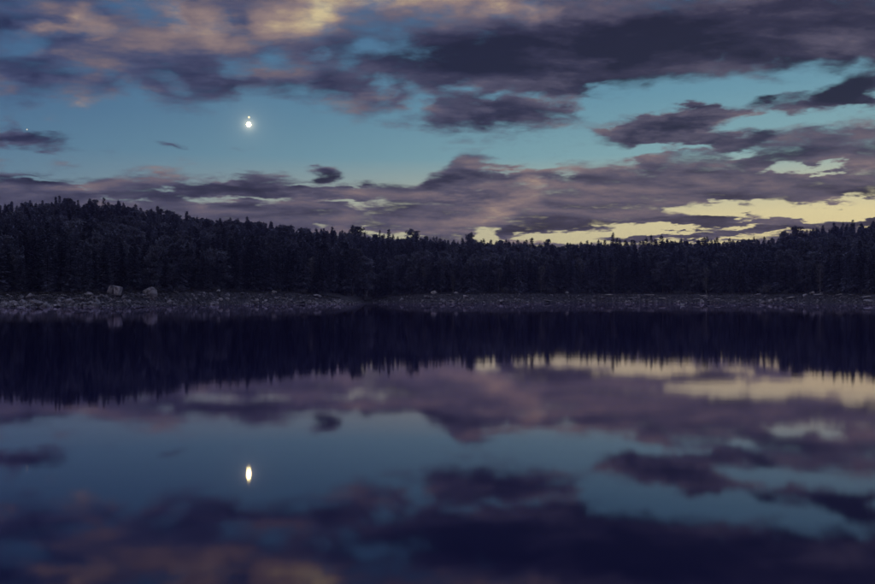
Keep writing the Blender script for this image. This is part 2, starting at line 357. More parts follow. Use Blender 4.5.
# the lake: still water, smoothed by a long exposure
def build_water():
    m = bpy.data.materials.new('still_lake_water'); m.use_nodes = True
    t = m.node_tree; t.nodes.clear()
    gl = t.nodes.new('ShaderNodeBsdfGlossy'); gl.distribution = 'BECKMANN'; gl.inputs['Color'].default_value = (1.0, 0.91, 1.10, 1)
    df = t.nodes.new('ShaderNodeBsdfDiffuse'); df.inputs['Color'].default_value = (0.009, 0.010, 0.050, 1)
    fr = t.nodes.new('ShaderNodeFresnel'); fr.inputs['IOR'].default_value = 1.29
    mx = t.nodes.new('ShaderNodeMixShader'); mo = t.nodes.new('ShaderNodeOutputMaterial')
    t.links.new(fr.outputs[0], mx.inputs[0]); t.links.new(df.outputs[0], mx.inputs[1]); t.links.new(gl.outputs[0], mx.inputs[2]); t.links.new(mx.outputs[0], mo.inputs[0])
    tc = t.nodes.new('ShaderNodeTexCoord')
    mp = t.nodes.new('ShaderNodeMapping'); mp.inputs['Scale'].default_value = (0.008, 0.05, 1)
    nz = t.nodes.new('ShaderNodeTexNoise'); nz.inputs['Scale'].default_value = 1.0; nz.inputs['Detail'].default_value = 4
    t.links.new(tc.outputs['Object'], mp.inputs[0]); t.links.new(mp.outputs[0], nz.inputs['Vector'])
    mr = t.nodes.new('ShaderNodeMapRange'); mr.inputs[1].default_value, mr.inputs[2].default_value = 0.35, 0.7
    mr.inputs[3].default_value, mr.inputs[4].default_value = 0.036, 0.066
    t.links.new(nz.outputs['Fac'], mr.inputs[0])
    sx = t.nodes.new('ShaderNodeSeparateXYZ'); t.links.new(tc.outputs['Object'], sx.inputs[0])
    lee = t.nodes.new('ShaderNodeMapRange'); lee.interpolation_type = 'SMOOTHSTEP'
    lee.inputs[1].default_value, lee.inputs[2].default_value, lee.inputs[3].default_value, lee.inputs[4].default_value = 60, 200, 1.0, 0.30
    t.links.new(sx.outputs[1], lee.inputs[0])
    ml = t.nodes.new('ShaderNodeMath'); ml.operation = 'MULTIPLY'; t.links.new(mr.outputs[0], ml.inputs[0]); t.links.new(lee.outputs[0], ml.inputs[1])
    t.links.new(ml.outputs[0], gl.inputs['Roughness'])
    n2 = t.nodes.new('ShaderNodeTexNoise'); n2.inputs['Scale'].default_value = 0.35; n2.inputs['Detail'].default_value = 3
    t.links.new(tc.outputs['Object'], n2.inputs['Vector'])
    bp = t.nodes.new('ShaderNodeBump'); bp.inputs['Strength'].default_value = 0.03; bp.inputs['Distance'].default_value = 0.05
    t.links.new(n2.outputs['Fac'], bp.inputs['Height']); t.links.new(bp.outputs[0], gl.inputs['Normal'])
    o = link('lake_water', mesh('lake_water', [(-1300, -700, 0), (1300, -700, 0), (1300, 900, 0), (-1300, 900, 0)], [(0, 1, 2, 3)], m))
    tag(o, kind='structure')
build_water()

# ------------------------------------------------------------------ trees
m_needle = mat('spruce_needles', (0.080, 0.084, 0.112), 0.7, 0.4, 0.9, 0.3, rnd=0.6, second=(0.165, 0.17, 0.205))
m_pine = mat('pine_needles', (0.090, 0.094, 0.116), 0.7, 0.35, 1.1, 0.3, rnd=0.45, second=(0.17, 0.172, 0.195))
m_leaf = mat('broad_leaves', (0.13, 0.125, 0.12), 0.75, 0.3, 1.3, 0.25, rnd=0.4, second=(0.18, 0.17, 0.16))
m_bark = mat('spruce_bark', (0.085, 0.070, 0.060), 0.95, 0.4, 5.0, 0.1, 0.4)
m_birch = mat('birch_bark', (0.30, 0.29, 0.28), 0.85, 0.45, 2.5, 0.15, 0.2, second=(0.50, 0.48, 0.46))

def tube(V_, F_, pts, rads, n=6):
    o = len(V_)
    for k, (p, r) in enumerate(zip(pts, rads)):
        d = (pts[min(k + 1, len(pts) - 1)] - pts[max(k - 1, 0)]).normalized()
        u = d.orthogonal().normalized(); w = d.cross(u)
        for j in range(n):
            a = 2 * math.pi * j / n
            V_.append(p + (u * math.cos(a) + w * math.sin(a)) * r)
    for k in range(len(pts) - 1):
        for j in range(n):
            a = o + k * n + j; b = o + k * n + (j + 1) % n
            F_.append((a, b, b + n, a + n))
    F_.append(tuple(o + (len(pts) - 1) * n + j for j in range(n)))
def leafq(V_, F_, p, d, up, L, W):
    """a pointed leaf-like spray"""
    s = d.cross(up)
    if s.length < 1e-4: s = d.orthogonal()
    s.normalize(); o = len(V_)
    V_ += [p, p + d * L * .45 + s * W, p + d * L, p + d * L * .45 - s * W]
    F_.append((o, o + 1, o + 2, o + 3))
def unit_spruce(seed, wide, skirt, ragged):
    """spruce of height 10 m: whorls of drooping boughs, each bough a fan of needle sprays"""
    r = random.Random(seed); V_, F_ = [], []; tv, tf = [], []
    lean = Vector((r.uniform(-.12, .12), r.uniform(-.12, .12), 0))
    ax = lambda z: lean * (z / 10) ** 2 + Vector((0, 0, z))
    tube(tv, tf, [ax(z) for z in (-0.4, 1.5, 4, 7, 9.2, 9.95)], [.17, .14, .105, .06, .022, .006], 7)
    z = skirt
    while z < 9.75:
        t = (z - skirt) / (10 - skirt)
        L0 = wide * (1 - t) ** 0.95 * (0.55 + 0.45 * min(1, t / 0.12)) + 0.10
        nb = 7 if t < .75 else 5
        a0 = r.uniform(0, 6.28)
        for k in range(nb):
            if r.random() < ragged * (1.4 - t): continue
            a = a0 + 6.283 * k / nb + r.uniform(-.35, .35)
            L = L0 * r.uniform(.62, 1.18)
            el = -0.42 + 0.95 * t + r.uniform(-.15, .15)
            d = Vector((math.cos(a) * math.cos(el), math.sin(a) * math.cos(el), math.sin(el)))
            p0 = ax(z + r.uniform(-.1, .1))
            n = max(2, int(L / 0.20))
            for i in range(n):
                q = (i + .5) / n
                sag = Vector((0, 0, -0.20 * L * q * q + 0.16 * L * max(0, q - .6)))
                p = p0 + d * (L * q) + sag
                wl = (0.20 + 0.34 * L * 0.4 * (1 - q)) * r.uniform(.8, 1.25) + .10
                for sd in (-1, 1):
                    sv = Vector((-math.sin(a), math.cos(a), 0)) * sd
                    dd = (d * .75 + sv * r.uniform(.55, 1.0) + Vector((0, 0, -.30 * r.random()))).normalized()
                    leafq(V_, F_, p, dd, Vector((r.uniform(-.5, .5), r.uniform(-.5, .5), 1)), wl * 1.12, wl * .46)
            leafq(V_, F_, p0 + d * L * .7, d, Vector((0, 0, 1)), L * .42 + .1, .14)
        z += r.uniform(.22, .34) * (1.15 - .45 * t)
    for k in range(5):
        a = r.uniform(0, 6.28)
        leafq(V_, F_, ax(9.45 + .1 * k), Vector((math.cos(a) * .35, math.sin(a) * .35, 1)).normalized(), Vector((math.cos(a), math.sin(a), 0.2)), .42, .09)
    return V_, F_, tv, tf
def clump(V_, F_, r, c, rad, n, size, flat=.7):
    for _ in range(n):
        d = Vector((r.gauss(0, 1), r.gauss(0, 1), r.gauss(0, 1))).normalized()
        p = c + Vector((d.x, d.y, d.z * flat)) * rad * r.random() ** .4
        dd = (d + Vector((r.uniform(-.6, .6), r.uniform(-.6, .6), r.uniform(-.2, .6)))).normalized()
        leafq(V_, F_, p, dd, Vector((r.gauss(0, 1), r.gauss(0, 1), r.gauss(0, 1))), size * r.uniform(.7, 1.4), size * .34)
def unit_pine(seed, bare, spread, flat_top):
    """pine of height 10 m: bare lower trunk, crooked limbs, needle clumps"""
    r = random.Random(seed); V_, F_ = [], []; tv, tf = [], []
    pts = [Vector((0, 0, -.4))]; x = y = 0
    for z in (1.5, 3.5, 5.5, 7.5, 9.0, 9.7):
        x += r.uniform(-.16, .16); y += r.uniform(-.16, .16); pts.append(Vector((x, y, z)))
    tube(tv, tf, pts, [.20, .17, .145, .12, .085, .05, .015], 7)
    def ax(z):
        for a, b in zip(pts, pts[1:]):
            if z <= b.z: return a.lerp(b, (z - a.z) / (b.z - a.z))
        return pts[-1].copy()
    z = bare
    while z < 9.6:
        t = (z - bare) / (9.8 - bare)
        for k in range(r.randint(2, 4)):
            a = r.uniform(0, 6.28)
            env = spread * ((.45 + .75 * math.sin(math.pi * min(1, .15 + t * .8))) if not flat_top else (.35 + .75 * t))
            L = env * r.uniform(.5, 1.1) * (1 if t < .9 else .6)
            el = r.uniform(.0, .55) if t > .3 else r.uniform(-.2, .25)
            d = Vector((math.cos(a) * math.cos(el), math.sin(a) * math.cos(el), math.sin(el)))
            p0 = ax(z); p1 = p0 + d * L * .55 + Vector((0, 0, r.uniform(-.1, .15))); p2 = p0 + d * L + Vector((0, 0, r.uniform(-.1, .3)))
            tube(tv, tf, [p0, p1, p2], [.05, .035, .012], 4)
            for q in (p2, p1.lerp(p2, .45), p1) if L > .8 else (p2, p1.lerp(p2, .4)):
                clump(V_, F_, r, q + Vector((r.uniform(-.15, .15), r.uniform(-.15, .15), .08)), r.uniform(.34, .62), 40, .28, .6)
        z += r.uniform(.32, .55)
    clump(V_, F_, r, pts[-1], .55, 70, .28, .75)
    return V_, F_, tv, tf
def unit_birch(seed, spread=1.5, base=1.6):
    """slender broad-leaved tree of height 10 m"""
    r = random.Random(seed); V_, F_ = [], []; tv, tf = [], []
    pts = [Vector((0, 0, -.4))]; x = y = 0
    for z in (1.5, 3.5, 5.5, 7.5, 9.0, 9.7):
        x += r.uniform(-.14, .14); y += r.uniform(-.14, .14); pts.append(Vector((x, y, z)))
    tube(tv, tf, pts, [.14, .12, .10, .08, .055, .03, .01], 7)
    for k in range(34):
        z = base + (9.4 - base) * (k + r.random()) / 34
        i = next(j for j in range(1, len(pts)) if pts[j].z >= z)
        p0 = pts[i - 1].lerp(pts[i], (z - pts[i - 1].z) / (pts[i].z - pts[i - 1].z))
        t = (z - base) / (9.6 - base); a = k * 2.4 + r.uniform(-.4, .4)
        L = spread * (math.sin(math.pi * (0.12 + .84 * t)) ** .7) * r.uniform(.6, 1.1) + .15
        el = r.uniform(.35, .95)
        d = Vector((math.cos(a) * math.cos(el), math.sin(a) * math.cos(el), math.sin(el)))
        p1 = p0 + d * L * .6; p2 = p0 + d * L + Vector((0, 0, -.15))
        tube(tv, tf, [p0, p1, p2], [.035, .022, .008], 4)
        for q in (p2, p1, p1.lerp(p2, .5), p0.lerp(p1, .6)):
            clump(V_, F_, r, q, r.uniform(.25, .5), 17, .22, .9)
    return V_, F_, tv, tf

def proto(kind, built, mc, mt):
    V_, F_, tv, tf = built
    return (mesh(kind + '_crown', V_, F_, mc), mesh(kind + '_trunk', tv, tf, mt, True), (V_, F_, tv, tf, mc, mt))
SPRUCE = [proto('spruce', unit_spruce(10 + k, w, s, g), m_needle, m_bark) for k, (w, s, g) in enumerate([(1.75, .9, .05), (1.45, 1.3, .12), (2.05, .7, .08), (1.25, 1.0, .10), (1.65, 1.9, .20), (1.9, 1.4, .15)])]
PINE = [proto('pine', unit_pine(30 + k, b, s, f), m_pine, m_bark) for k, (b, s, f) in enumerate([(3.2, 1.9, False), (4.6, 2.0, True), (2.4, 1.7, False), (5.4, 2.2, True)])]
BIRCH = [proto('birch', unit_birch(50 + k, s, b), m_leaf, m_birch) for k, (s, b) in enumerate([(1.5, 1.6), (1.8, 1.2), (1.3, 2.4)])]
NAME = {'s': 'spruce_tree', 'p': 'pine_tree', 'b': 'birch_tree'}
BANK = {'s': SPRUCE, 'p': PINE, 'b': BIRCH}

def plant(kind, var, x, y, h, label, group=None, wide=1.0):
    """one tree of its own: Empty at the foot > crown, trunk"""
    c, t, _ = BANK[kind][var]
    e = link(NAME[kind], None, loc=(x, y, land(x, y) - 0.15))
    e.empty_display_size = 0.5
    e.rotation_euler = (0, 0, R.uniform(0, 6.28))
    e.scale = (h / 10 * wide, h / 10 * wide, h / 10)
    tag(e, label, 'tree', group)
    link('crown', c, e); link('trunk', t, e)
    return e
def at(px, y): return ((px - CX0) / FPX * y, y)

# scatter the wood on a jittered grid, then decide who stands alone and who joins the mass
pts = []
yy = 185.0
while yy < 640:
    stepx = 4.0 if yy < 420 else 4.6
    xx = (-220 - CX0) / FPX * yy
    while xx < (1095 - CX0) / FPX * yy:
        x = xx + R.uniform(-1.8, 1.8); y = yy + R.uniform(-1.8, 1.8)
        px = px_of(x, y); s = y - SHORE(px)
        first = 11.0 + 2.5 * mnoise.noise(Vector((x * .05, y * .05, 5)))
        if s > first and y < max(RIDGE(px), SHORE(px) + 90) + 35 and not (330 < px < 392 and s < (26 if px < 362 else 16)):
            n = mnoise.noise(Vector((x * .02, y * .02, 1.7)))
            u = R.random()
            kind = 's' if u < .82 + .25 * n else ('p' if u < .95 else 'b')
            h = TREEH(px) * R.triangular(.62, 1.30, .98) * (1 + .18 * n)
            if s < first + 6: h *= R.uniform(.78, 1.05)
            if kind == 'b': h *= .86
            if kind == 's' and R.random() < .07: h *= 1.16
            pts.append([x, y, px, s - first, float(h), kind])
        xx += stepx
    yy += 4.0 if yy < 420 else 4.6

# skyline trees: those whose tops stand highest against the sky, column by column
top = lambda q: HZ - (land(q[0], q[1]) + q[4] - CAMH) / q[1] * FPX
front = sorted([q for q in pts if q[3] < 4.5 and -15 < q[2] < 890], key=lambda q: -q[4] / q[1])
cols = {}
for q in pts:
    if -10 < q[2] < 885 and q[3] > 40: cols.setdefault(int(q[2] // 7), []).append(q)
crest = [max(v, key=lambda q: -top(q)) for v in cols.values()]
front = front[:165]
MARKS = [(20, 'above the low shallows boulder'), (62, 'above the bleached logs'), (115, 'behind the split boulder'), (150, 'behind the biggest rounded boulder'), (182, 'behind the dark hollow'),
         (224, 'above the bright pair of waterline rocks'), (256, 'above the small bright mirrored rock'), (290, 'just before the low point'), (330, 'behind the low point'),
         (395, 'behind the cove'), (440, 'behind the squat pale boulder'), (474, 'above the bright waterline slab'), (510, 'beside the medium bush on the bank'), (550, 'beside the large rounded bush'),
         (585, 'above the dark rock in the waterline'), (612, 'above the start of the stony beach'), (650, 'above the long slab of the stony beach'), (685, 'on the bank behind the floating bird'), (720, 'above the flat slab under the bushes'),
         (768, 'beside the tall leafy bush'), (795, 'above the bright low ledge'), (825, 'behind the longest pale ledge'), (868, 'at the end of the bank past the ledges')]
def mark(px): return min(MARKS, key=lambda m: abs(m[0] - px))[1]
FORM = {('s', 0): 'full spruce', ('s', 1): 'loose spruce', ('s', 2): 'broad spruce', ('s', 3): 'narrow spruce', ('s', 4): 'ragged spruce', ('s', 5): 'wide ragged spruce',
        ('p', 0): 'round-crowned pine', ('p', 1): 'flat-topped pine', ('p', 2): 'bushy pine', ('p', 3): 'tufted pine', ('b', 0): 'pale-stemmed birch', ('b', 1): 'spreading pale-stemmed birch', ('b', 2): 'slim pale-stemmed birch'}
def front_label(q, var):
    k = q[4] / float(TREEH(q[2])); size = 'tall' if k > .84 else ('short' if k < .62 else 'mid-height')
    lab = f'{size} {FORM[(q[5], var)]} in the front row {mark(q[2])}'
    if len(lab.replace('-', ' ').split()) > 15: lab = lab.replace(' in the front row', ' in front')
    return lab, f'front-row trees {mark(q[2])}'
CREST = [(30, 'left of the sharpest tip on the left ridge'), (73, 'among the highest tops of the left ridge'), (125, 'by the clump on the left ridge'), (180, 'where the left ridge starts to slope'), (232, 'around the thin tip on the sloping ridge'), (300, 'low on the slope before the big round pine'),
         (345, 'close to the big round-headed pine'), (385, 'between the two tallest pines'), (430, 'just past the flat-topped pine'), (472, 'close to the lopsided tufted pine'), (515, 'between the tufted and the broad pine'), (555, 'close to the broad pine of the low ridge'), (600, 'on the low ridge past the broad pine'),
         (640, 'around the small sharp spire'), (690, 'on the flat ridge past the small spire'), (745, 'on the flat ridge before the airy pine'), (795, 'on the step with the airy pines'), (835, 'on the right hill past the airy pines'), (870, 'beside the thin tip on the right hill')]
def crest_label(q, k, var):
    c = min(CREST, key=lambda m: abs(m[0] - q[2]))[1]
    size = 'taller' if q[4] / float(TREEH(q[2])) > 1.0 else 'lower'
    return f'{size} {FORM[(k, var)]} on the skyline {c}', f'skyline trees {c}'
own = set()
for q in front:
    own.add(id(q)); var = R.randrange(len(BANK[q[5]]))
    plant(q[5], var, q[0], q[1], q[4], *front_label(q, var), wide=R.uniform(1.0, 1.35))
for q in crest:
    if id(q) in own: continue
    own.add(id(q)); k = 's' if q[5] == 'b' or R.random() < .6 else q[5]
    var = R.randrange(len(BANK[k]))
    plant(k, var, q[0], q[1], q[4], *crest_label(q, k, var), wide=R.uniform(1.05, 1.35))
# landmark trees, each told apart by its outline against the sky: (kind, variant, px, py of the top, height, width, label)
for kind, var, px, py, h, w, lab in [
    ('s', 3, 56, 196.5, 17, 1.0, 'tallest needle-sharp spruce on the crest of the left ridge'),
    ('s', 0, 73, 198, 15, 1.0, 'broad spruce just right of the sharpest tip on the left ridge'),
    ('s', 2, 114, 198.5, 15.5, 1.0, 'tall full spruce in the clump of three on the left ridge'),
    ('p', 2, 86, 200, 14, .9, 'bushy pine in the clump on top of the left ridge'),
    ('s', 1, 232, 219, 15, .9, 'thin spruce tip rising where the left ridge slopes down'),
    ('p', 0, 357, 226, 19, 1.05, 'big round-headed pine rising well above the ridge line under the low clouds'),
    ('s', 3, 379, 229, 19, .8, 'lone narrow spruce spire between two taller pines on the ridge'),
    ('p', 1, 413, 229, 19, .95, 'flat-topped pine with a bare stem rising above the falling ridge'),
    ('p', 3, 472, 233, 18, .75, 'lopsided tufted pine standing left of the yellow gap in the clouds'),
    ('p', 2, 549, 239, 19, .85, 'broad pine crown cut out against the long yellow strip of sky'),
    ('s', 3, 636, 239, 19, .8, 'small sharp spruce spire below the end of the yellow strip'),
    ('p', 1, 785, 231, 18, 1.0, 'open airy pine at the step where the right hill begins'),
    ('p', 3, 801, 226, 18, .95, 'wide flat pine on the shoulder of the right hill'),
    ('s', 3, 859, 222, 18, .75, 'single thin spruce tip standing up from the right hill'),
]:
    y = float(RIDGE(px)) - 6
    # walk the tree along its line of sight until its foot meets the ground
    for _ in range(40):
        x = (px - CX0) / FPX * y
        ztop = CAMH + (HZ - py) / FPX * y
        h2 = ztop - land(x, y)
        if abs(h2 - h) < .4: break
        y += 6 if h2 > h and y < RIDGE(px) - 6 else -6
        if y < SHORE(px) + 60: break
    plant(kind, var, x, y, max(9.0, min(23.0, ztop - land(x, y))), lab, wide=w)

# everything farther back: one wood
rest = [q for q in pts if id(q) not in own]
def build_wood(rows, kind, name, label):
    protos = BANK[kind]
    src = []
    for k, (_, _, (V_, F_, tv, tf, mc, mt)) in enumerate(protos):
        me = bpy.data.meshes.new(kind + '_whole')
        o = len(V_)
        me.from_pydata([tuple(v) for v in V_ + tv], [], F_ + [tuple(i + o for i in f) for f in tf])
        me.materials.append(mc); me.materials.append(mt)
        me.polygons.foreach_set('material_index', [0] * len(F_) + [1] * len(tf)); me.update()
        src.append(bpy.data.objects.new(name + '_source', me))
    me = bpy.data.meshes.new(name)
    me.from_pydata([(q[0], q[1], land(q[0], q[1]) - .2) for q in rows], [], [])
    for an, vals in (('size', [q[4] / 10 for q in rows]), ('turn', [R.uniform(0, 6.28) for _ in rows]), ('girth', [R.uniform(1.0, 1.4) for _ in rows])):
        a = me.attributes.new(an, 'FLOAT', 'POINT'); a.data.foreach_set('value', vals)
    a = me.attributes.new('variant', 'INT', 'POINT'); a.data.foreach_set('value', [R.randrange(len(protos)) for _ in rows])
    ob = link(name, me)
    tag(ob, label, 'forest', kind='stuff')
    g = bpy.data.node_groups.new(name + '_nodes', 'GeometryNodeTree')
    g.interface.new_socket('Geometry', in_out='INPUT', socket_type='NodeSocketGeometry')
    g.interface.new_socket('Geometry', in_out='OUTPUT', socket_type='NodeSocketGeometry')
    nn = g.nodes.new; lk = g.links.new
    gi, go = nn('NodeGroupInput'), nn('NodeGroupOutput')
    g2i = nn('GeometryNodeGeometryToInstance')
    for s in reversed(src):
        oi = nn('GeometryNodeObjectInfo'); oi.inputs['Object'].default_value = s; oi.inputs['As Instance'].default_value = False
        lk(oi.outputs['Geometry'], g2i.inputs[0])
    iop = nn('GeometryNodeInstanceOnPoints')
    def attr(n_, ty='FLOAT'):
        a = nn('GeometryNodeInputNamedAttribute'); a.data_type = ty; a.inputs['Name'].default_value = n_
        return a.outputs['Attribute']
    sz = attr('size'); gr = attr('girth')
    mu = nn('ShaderNodeMath'); mu.operation = 'MULTIPLY'; lk(sz, mu.inputs[0]); lk(gr, mu.inputs[1])
    cs = nn('ShaderNodeCombineXYZ'); lk(mu.outputs[0], cs.inputs[0]); lk(mu.outputs[0], cs.inputs[1]); lk(sz, cs.inputs[2])
    cr = nn('ShaderNodeCombineXYZ'); lk(attr('turn'), cr.inputs[2])
    lk(gi.outputs[0], iop.inputs['Points']); lk(g2i.outputs[0], iop.inputs['Instance'])
    iop.inputs['Pick Instance'].default_value = True
    lk(attr('variant', 'INT'), iop.inputs['Instance Index'])
    lk(cr.outputs[0], iop.inputs['Rotation']); lk(cs.outputs[0], iop.inputs['Scale'])
    lk(iop.outputs[0], go.inputs[0])
    md = ob.modifiers.new('wood', 'NODES'); md.node_group = g
build_wood([q for q in rest if q[5] == 's'], 's', 'spruce_wood', 'dense mass of dark spruces covering the hills behind the lake')
build_wood([q for q in rest if q[5] == 'p'], 'p', 'pine_wood', 'dark round-crowned pines scattered through the wooded hills')
build_wood([q for q in rest if q[5] == 'b'], 'b', 'birch_wood', 'paler leafy trees scattered through the wooded hills')

# ------------------------------------------------------------------ rocky shore
m_rock = mat('lichen_grey_granite', (0.09, 0.08, 0.085), 0.9, 0.5, 0.7, 0.2, 0.5, rnd=0.45, second=(0.38, 0.34, 0.335))
m_pale = mat('pale_bare_granite', (0.25, 0.22, 0.215), 0.9, 0.4, 1.3, 0.2, 0.7, rnd=0.2, second=(0.50, 0.44, 0.41))
m_drift = mat('bleached_driftwood', (0.36, 0.33, 0.30), 0.85, 0.3, 3.0, 0.15, 0.3, rnd=0.2, second=(0.50, 0.46, 0.42))
m_brush = mat('heather_and_low_brush', (0.060, 0.058, 0.050), 0.9, 0.4, 0.5, 0.1, rnd=0.2, second=(0.10, 0.09, 0.08))

def rock_geo(seed, sx, sy, sz, sub=2, rough=.28, cuts=5, flat=.85, kr=(.55, .85)):
    r = random.Random(seed); bm = bmesh.new()
    bmesh.ops.create_icosphere(bm, subdivisions=sub, radius=1)
    off = Vector((r.uniform(-9, 9), r.uniform(-9, 9), r.uniform(-9, 9)))
    planes = []
    for _ in range(cuts):
        d = Vector((r.gauss(0, 1), r.gauss(0, 1), r.gauss(0, .8))).normalized(); planes.append((d, r.uniform(*kr)))
    for v in bm.verts:
        p = v.co.copy(); p *= 1 + rough * mnoise.noise(p * 1.3 + off) + rough * .4 * mnoise.noise(p * 3.4 + off)
        for d, k in planes:
            e = p.dot(d) - k
            if e > 0: p -= d * e * flat
        v.co = Vector((p.x * sx, p.y * sy, p.z * sz))
    vs_ = [v.co.copy() for v in bm.verts]; fs = [tuple(l.index for l in f.verts) for f in bm.faces]
    bm.free()
    return vs_, fs
def hull_geo(seed, sx, sy, sz, n=26):
    r = random.Random(seed); bm = bmesh.new()
    for _ in range(n):
        d = Vector((r.gauss(0, 1), r.gauss(0, 1), r.gauss(0, 1))).normalized() * r.uniform(.82, 1.1)
        bm.verts.new((d.x * sx, d.y * sy, d.z * sz))
    q = bmesh.ops.convex_hull(bm, input=bm.verts)
    bmesh.ops.delete(bm, geom=[v for v in bm.verts if not v.link_faces], context='VERTS')
    bm.verts.index_update()
    out = [v.co.copy() for v in bm.verts], [tuple(v.index for v in f.verts) for f in bm.faces]
    bm.free()
    return out
ROCKS = [mesh('rock', *hull_geo(100 + k, *s), m_rock) for k, s in enumerate([(1, .9, .75), (1.2, .9, .6), (.9, .9, .9), (1.3, 1, .5), (1, 1.1, .7), (1.1, .8, .8)])]
m_ledge = mat('bare_sunbleached_ledge', (0.42, 0.37, 0.345), 0.9, 0.3, 0.8, 0.2, 0.4, rnd=0.2, second=(0.60, 0.53, 0.48))
SLABS = [mesh('slab', *hull_geo(140 + k, *s), m_ledge) for k, s in enumerate([(1.5, .9, .26), (1.8, 1, .22), (1.2, .8, .34)])]
def put(name, me, px, s, size, label, cat, group=None, sink=.3, z=None, wide=1.0):
    y = float(SHORE(px)) + s; x = (px - CX0) / FPX * y
    o = link(name, me, loc=(x, y, (land(x, y) if z is None else z) + size * (.55 - sink)))
    o.scale = (size * wide, size, size); o.rotation_euler = (R.uniform(-.15, .15), R.uniform(-.15, .15), R.uniform(0, 6.28) if wide == 1 else R.uniform(-.3, .3))
    tag(o, label, cat, group)
    return o

# the two erratics on the left bank
def erratics():
    y = float(SHORE(115)) + 6.0; x = (115.3 - CX0) / FPX * y; g = land(x, y)
    e = link('boulder', None, loc=(x, y, g + .3)); tag(e, 'large pale boulder split in two by a dark upright crack', 'boulder')
    for seed, prof in ((1, [(-1.75, -.3), (-1.62, .55), (-1.2, 1.55), (-.85, 2.15), (-.22, 2.25), (-.30, .9), (-.42, -.3)]),
                       (2, [(-.02, -.3), (.10, 1.0), (.06, 2.05), (1.15, 1.98), (1.62, 1.72), (1.45, .8), (1.15, -.3)])):
        r = random.Random(seed); bm = bmesh.new()
        for px_, pz in prof:
            for yy_, k in ((-1.25 - (.4 if seed == 1 else 0), .95), (-.5, 1.0), (.9, .95)):
                bm.verts.new((px_ * (1 if abs(px_) < .5 else k) + r.uniform(-.05, .05), yy_ + r.uniform(-.15, .15), pz * k + r.uniform(-.08, .08)))
        bmesh.ops.convex_hull(bm, input=bm.verts)
        me = bpy.data.meshes.new('boulder_half'); bm.to_mesh(me); bm.free(); me.materials.append(m_pale)
        link('boulder_half', me, e)
    y = float(SHORE(150)) + 4.0; x = (150.5 - CX0) / FPX * y; g = land(x, y)
    vs_, fs = hull_geo(224, 2.1, 1.7, 2.3, 34)
    o = link('boulder', mesh('big_boulder', vs_, fs, m_pale), loc=(x, y, g + 1.0))
    tag(o, 'biggest rounded grey boulder on the left bank beside a dark hollow', 'boulder')
erratics()
# noteworthy single stones (px, metres behind the waterline, size, label)
for px, s, size, pale, lab in [
    (317, 5.5, 1.5, 0, 'upright knobbly rock crowning the low point where the left bank ends'),
    (221, 2.0, .95, 1, 'pale low rock of the bright pair at the water below the birches'),
    (227, 2.2, .9, 1, 'pale flat rock beside another at the water on the left bank'),
    (256.5, 1.6, .85, 1, 'small bright rock with a mirror image at the waterline'),
    (274, 7.5, 1.1, 1, 'pale rounded rock high on the bank before the point'),
    (218, 10, .8, 1, 'small whitish rock at the foot of the front-row trees'),
    (434, 9.5, 1.5, 1, 'squat pale boulder alone on top of the bank past the cove'),
    (456, 9.5, 1.0, 1, 'small pale boulder right of the squat one on the bank past the cove'),
    (567, 9.5, 1.1, 1, 'pale boulder on top of the bank at the foot of a leafy bush'),
    (169, 1.0, 1.0, 0, 'dark wet boulder standing in the shallows off the left bank'),
    (24, 1.2, .8, 0, 'dark low boulder in the shallows near the left end of the shore'),
    (584, .6, 1.0, 0, 'dark rock breaking the waterline below the right-hand wood'),
    (812, 10, 1.3, 1, 'rounded pale boulder on the right bank above the longest ledge'),
    (822, 10.5, 1.0, 1, 'small pointed boulder next to the rounded one above the longest ledge'),
]:
    put('boulder', R.choice(ROCKS) if not pale else mesh('pale_rock', *hull_geo(int(px * 3), 1.1, .9, .8), m_ledge), px, s, size, lab, 'boulder')
# pale ledges of bare rock
for px, s, size, wide, lab in [
    (820, 6.5, 1.0, 2.3, 'longest pale ledge of bare rock on the right bank'),
    (840, 6.5, .9, 1.9, 'second pale ledge level with the longest one on the right bank'),
    (853, 6.0, .7, 1.3, 'short pale ledge near the right end of the shore'),
    (791, 3.5, 1.0, 1.6, 'bright pale ledge low by the water on the right bank'),
    (868, 4.5, .9, 1.8, 'pale sloping ledge where the right bank leaves the view'),
    (609, 5.5, 1.2, 1.6, 'pale slab at the start of the stony right-hand beach'),
    (634, 3.0, 1.0, 2.0, 'low pale slab just above the water on the stony beach'),
    (650, 5.5, 1.0, 2.4, 'long pale slab midway up the stony beach'),
    (663, 2.5, 1.0, 1.7, 'low pale slab near the water before the floating bird'),
    (705, 4.5, 1.0, 1.8, 'pale slab with a bright top past the floating bird'),
    (697, 2.2, .9, 1.9, 'flat pale slab at the waterline past the floating bird'),
    (718, 2.2, .9, 1.7, 'flat pale slab at the waterline under leafy bushes'),
    (546, 1.2, 1.0, 2.0, 'long flat slab at the waterline below a leafy bush'),
    (452, 1.4, .7, 1.6, 'small flat slab at the waterline past the cove'),
    (471, 1.4, .8, 1.7, 'flat bright slab at the waterline past the cove'),
]:
    put('rock_ledge', R.choice(SLABS), px, s, size, lab, 'rock', wide=wide, sink=.25)
